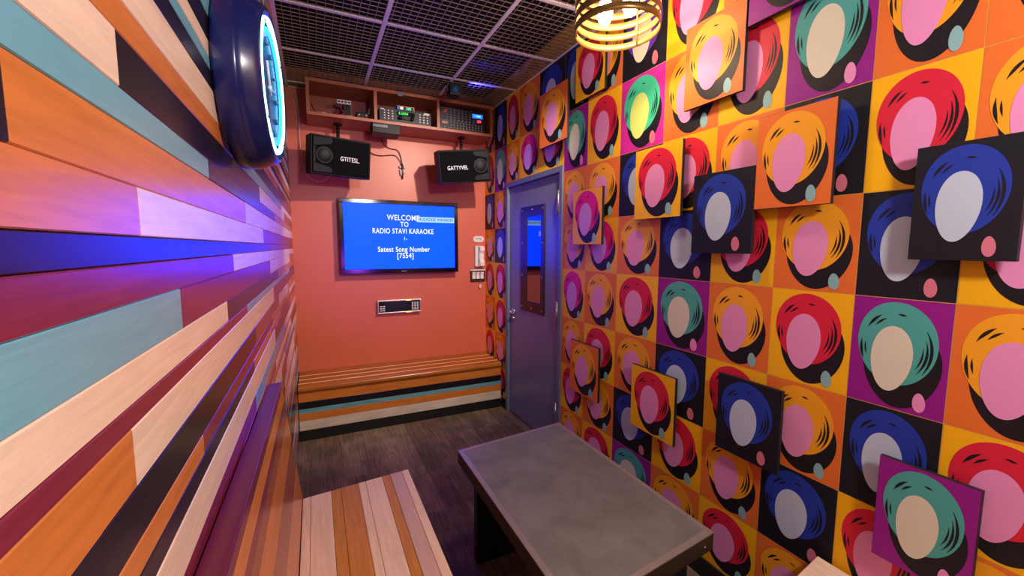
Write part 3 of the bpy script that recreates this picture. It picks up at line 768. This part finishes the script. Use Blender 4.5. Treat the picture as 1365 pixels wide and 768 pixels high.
for s in (-1, 1):
    a = R(-65); bx_, by_ = s*.058*math.cos(a), s*.058*math.sin(a)
    pm(MB().cyl((bx_, by_, PZ+.19), (bx_, by_, PZ+.245), .02, 16)).build('socket', black_plastic, pl)
    pm(MB().cyl((bx_, by_, PZ+.235), (0, 0, PZ+.262), .006, 8)).build('socket_arm', black_plastic, pl)
    bm_ = MB(); prof = [(.013, PZ+.188), (.016, PZ+.17), (.026, PZ+.135), (.032, PZ+.105), (.031, PZ+.08), (.022, PZ+.058), (.010, PZ+.048), (.001, PZ+.046)]
    bm_.lathe(prof, 20, 0, Matrix.Translation((bx_, by_, 0)))
    pm(bm_).build('bulb', glow('warm_filament', '#ffe2bd', 240.0), pl)
pm(MB().cyl((0, 0, PZ+.25), (0, 0, ZC-.016), .012, 12)).build('stem', black_plastic, pl)
pm(MB().cyl((0, 0, ZC-.018), (0, 0, ZC-.0035), .06, 24)).build('canopy', black_plastic, pl)

# ------------------------------------------------------------------ raised picture panels
edge_m = flat('dark_panel_edge', '#1b1418', .6)
PANELS = [ # Y far, Y near, z low, z high, depth, scheme, label
 (1.445,1.153,2.160,2.515,.035,'O','orange print panel with golden motif, nearest under the pendant lamp'),
 (1.146,.862,2.392,2.742,.035,'P','purple print panel cut off by the picture top, right of the lamp'),
 (2.340,2.040,2.462,2.800,.028,'Y','yellow print panel with red motif directly below the ceiling edge'),
 (2.772,2.400,2.262,2.640,.050,'O','tall orange print panel overhanging the door top'),
 (2.328,2.022,1.558,1.902,.040,'M','golden print panel with hot pink motif beside the upper door hinge'),
 (1.745,1.435,1.686,2.040,.040,'Y','yellow print panel with red motif at mid wall, left of the dark blue panel'),
 (1.364,1.076,1.516,1.858,.040,'N','dark print panel with blue motif at the middle of the picture wall'),
 (1.074,.807,1.687,2.030,.040,'O','orange print panel with golden motif up and right of the middle dark panel'),
 (.596,.388,1.508,1.820,.040,'N','large dark print panel with blue motif at the right edge, upper half'),
 (1.189,.919,.680,1.008,.040,'N','dark print panel with blue motif low on the wall above the table'),
 (1.725,1.420,.565,.908,.040,'Y','yellow print panel with red motif low on the wall behind the table'),
 (2.335,2.022,.575,.922,.040,'O','orange print panel low on the wall near the lower door hinge'),
 (.616,.398,.585,.908,.040,'P','purple print panel with teal motif at the lower right corner'),
]
for (y0, y1, z0, z1, dep, k, lab) in PANELS:
    root = empty('pop_art_panel', (XR-.004, (y0+y1)/2, (z0+z1)/2), lab, 'wall art', 'raised print panels on the picture wall')
    w_, h_ = y0-y1, z1-z0
    MB().box((-dep, -w_/2, -h_/2), (-dep+.016, w_/2, h_/2)).build('panel_body', edge_m, root, bevel=.0012)
    MB().box((-dep+.0162, -w_/2+.06, -h_/2+.07), (.0, w_/2-.06, h_/2-.07)).build('mounting_block', edge_m, root)
    f = MB(); art(f, lambda u, v: Vector((-dep-.0004, w_/2 - .0012 - (w_-.0024)*u, -h_/2 + .0012 + (h_-.0024)*v)), k, nrm)
    f.build('printed_face', PM, root)

# ------------------------------------------------------------------ small pieces belong to the part that carries them
CARRIER = {('wall_receiver','button'):'faceplate', ('wall_receiver','display'):'faceplate', ('wall_receiver','indicator_light'):'frame',
  ('mixer_amplifier','button'):'faceplate', ('mixer_amplifier','display_digits'):'display', ('mixer_amplifier','maker_plate'):'faceplate', ('mixer_amplifier','name_plate'):'faceplate', ('mixer_amplifier','volume_knob'):'faceplate', ('mixer_amplifier','foot'):'case',
  ('power_mixer','knob'):'faceplate', ('power_mixer','lcd_text'):'blue_display', ('power_mixer','red_knob'):'faceplate', ('power_mixer','badge'):'faceplate', ('power_mixer','panel_line'):'faceplate', ('power_mixer','foot'):'case',
  ('display_box','readout'):'window', ('power_brick','socket'):'socket_strip', ('loudspeaker','woofer'):'front_grille', ('loudspeaker','brand_lettering'):'front_grille', ('loudspeaker','corner_panel'):'front_grille', ('loudspeaker','side_strip'):'front_grille', ('loudspeaker','pole_bolt'):'hanging_pole',
  ('television','screen_text'):'screen', ('television','screen_banner'):'screen', ('television','maker_mark'):'bezel', ('neon_clock','hour_mark'):'dial', ('neon_clock','screw'):'housing', ('neon_clock','tube_clip'):'neon_tube',
  ('hanging_party_light','lens'):'lens_ring', ('hanging_party_light','yoke_knob'):'yoke', ('wall_sign','lettering'):'plate', ('wall_intercom','groove'):'base', ('switch_plate','rocker'):'plate', ('pendant_lamp','bulb'):'socket'}
_b = lambda o: o.name.split('.')[0]
for root in [o for o in bpy.data.objects if o.parent is None and o.get('label')]:
    kids = list(root.children)
    for k in kids:
        want = CARRIER.get((_b(root), _b(k)))
        if not want: continue
        c = [q for q in kids if _b(q) == want and not q.children or _b(q) == want]
        if want == 'socket': c = [min(c, key=lambda q: (Vector(q.bound_box[0]) - Vector(k.bound_box[0])).length)]
        k.parent = c[0]

# ------------------------------------------------------------------ light
def light(name, typ, loc_, energy, col, **kw):
    d = bpy.data.lights.new(name, typ); d.energy = energy; d.color = col
    for k, v in kw.items(): setattr(d, k, v)
    o = bpy.data.objects.new(name, d); COL.objects.link(o); o.location = loc_
    return o
# added fill light behind the viewer, standing for no visible lamp
light('added_rear_fill', 'POINT', (.85, -.6, 2.35), 112, (1, .92, .85), shadow_soft_size=.12)
def spot(name, loc_, aim, energy, col, size, blend, soft):
    o = light(name, 'SPOT', loc_, energy, col, shadow_soft_size=soft, spot_size=R(size), spot_blend=blend)
    o.rotation_euler = (Vector(aim) - Vector(loc_)).to_track_quat('-Z', 'Y').to_euler(); return o
# two added unseen spots: warm brightening for the television wall, violet fill for its shadows
spot('added_warm_spot', (1.30, 1.70, 2.78), (.62, 4.0, 1.30), 190, (1, .84, .70), 70, .6, .03)
spot('added_violet_spot', (.80, -1.5, 1.25), (.72, 4.0, 1.75), 150, (.36, .05, 1), 27, .5, .04)
# added unseen violet fill behind the viewer, and the party light's own blue leak on the grille
light('added_violet_fill', 'POINT', (.35, -.9, 2.6), 6, (.30, .10, 1), shadow_soft_size=.05)
spot('party_leak', (1.15, 3.34, 2.73), (1.25, 3.30, 2.86), 24, (.05, .05, 1), 62, .9, .01)

w = bpy.data.worlds.new('dark_world'); SC.world = w; w.use_nodes = True
w.node_tree.nodes['Background'].inputs['Color'].default_value = (.02, .018, .03, 1)
w.node_tree.nodes['Background'].inputs['Strength'].default_value = .3

# ------------------------------------------------------------------ camera
yaw, pit, rol, fpx = 4.43155424e-01, -9.83677472e-02, 2.84558240e-03, 552.66
cy, sy, cp, sp2 = math.cos(yaw), math.sin(yaw), math.cos(pit), math.sin(pit)
fw = Vector((sy*cp, cy*cp, sp2)); rt = Vector((cy, -sy, 0)); up = rt.cross(fw)
r2 = rt*math.cos(rol) + up*math.sin(rol); u2 = -rt*math.sin(rol) + up*math.cos(rol)
cam = bpy.data.cameras.new('camera'); co = bpy.data.objects.new('camera', cam); COL.objects.link(co)
Mx = Matrix((r2, u2, -fw)).transposed().to_4x4(); Mx.translation = (0, 0, 1.54); co.matrix_world = Mx
cam.sensor_width = 36; cam.lens = 36*fpx/1365; cam.clip_start = .01
SC.camera = co
vs = SC.view_settings; vs.view_transform = 'Standard'; vs.look = 'None'; vs.gamma = 1; vs.use_curve_mapping = False; vs.exposure = 0.0
SC.cycles.max_bounces = 8; SC.cycles.sample_clamp_indirect = 6.0
SC.cycles.use_denoising = True
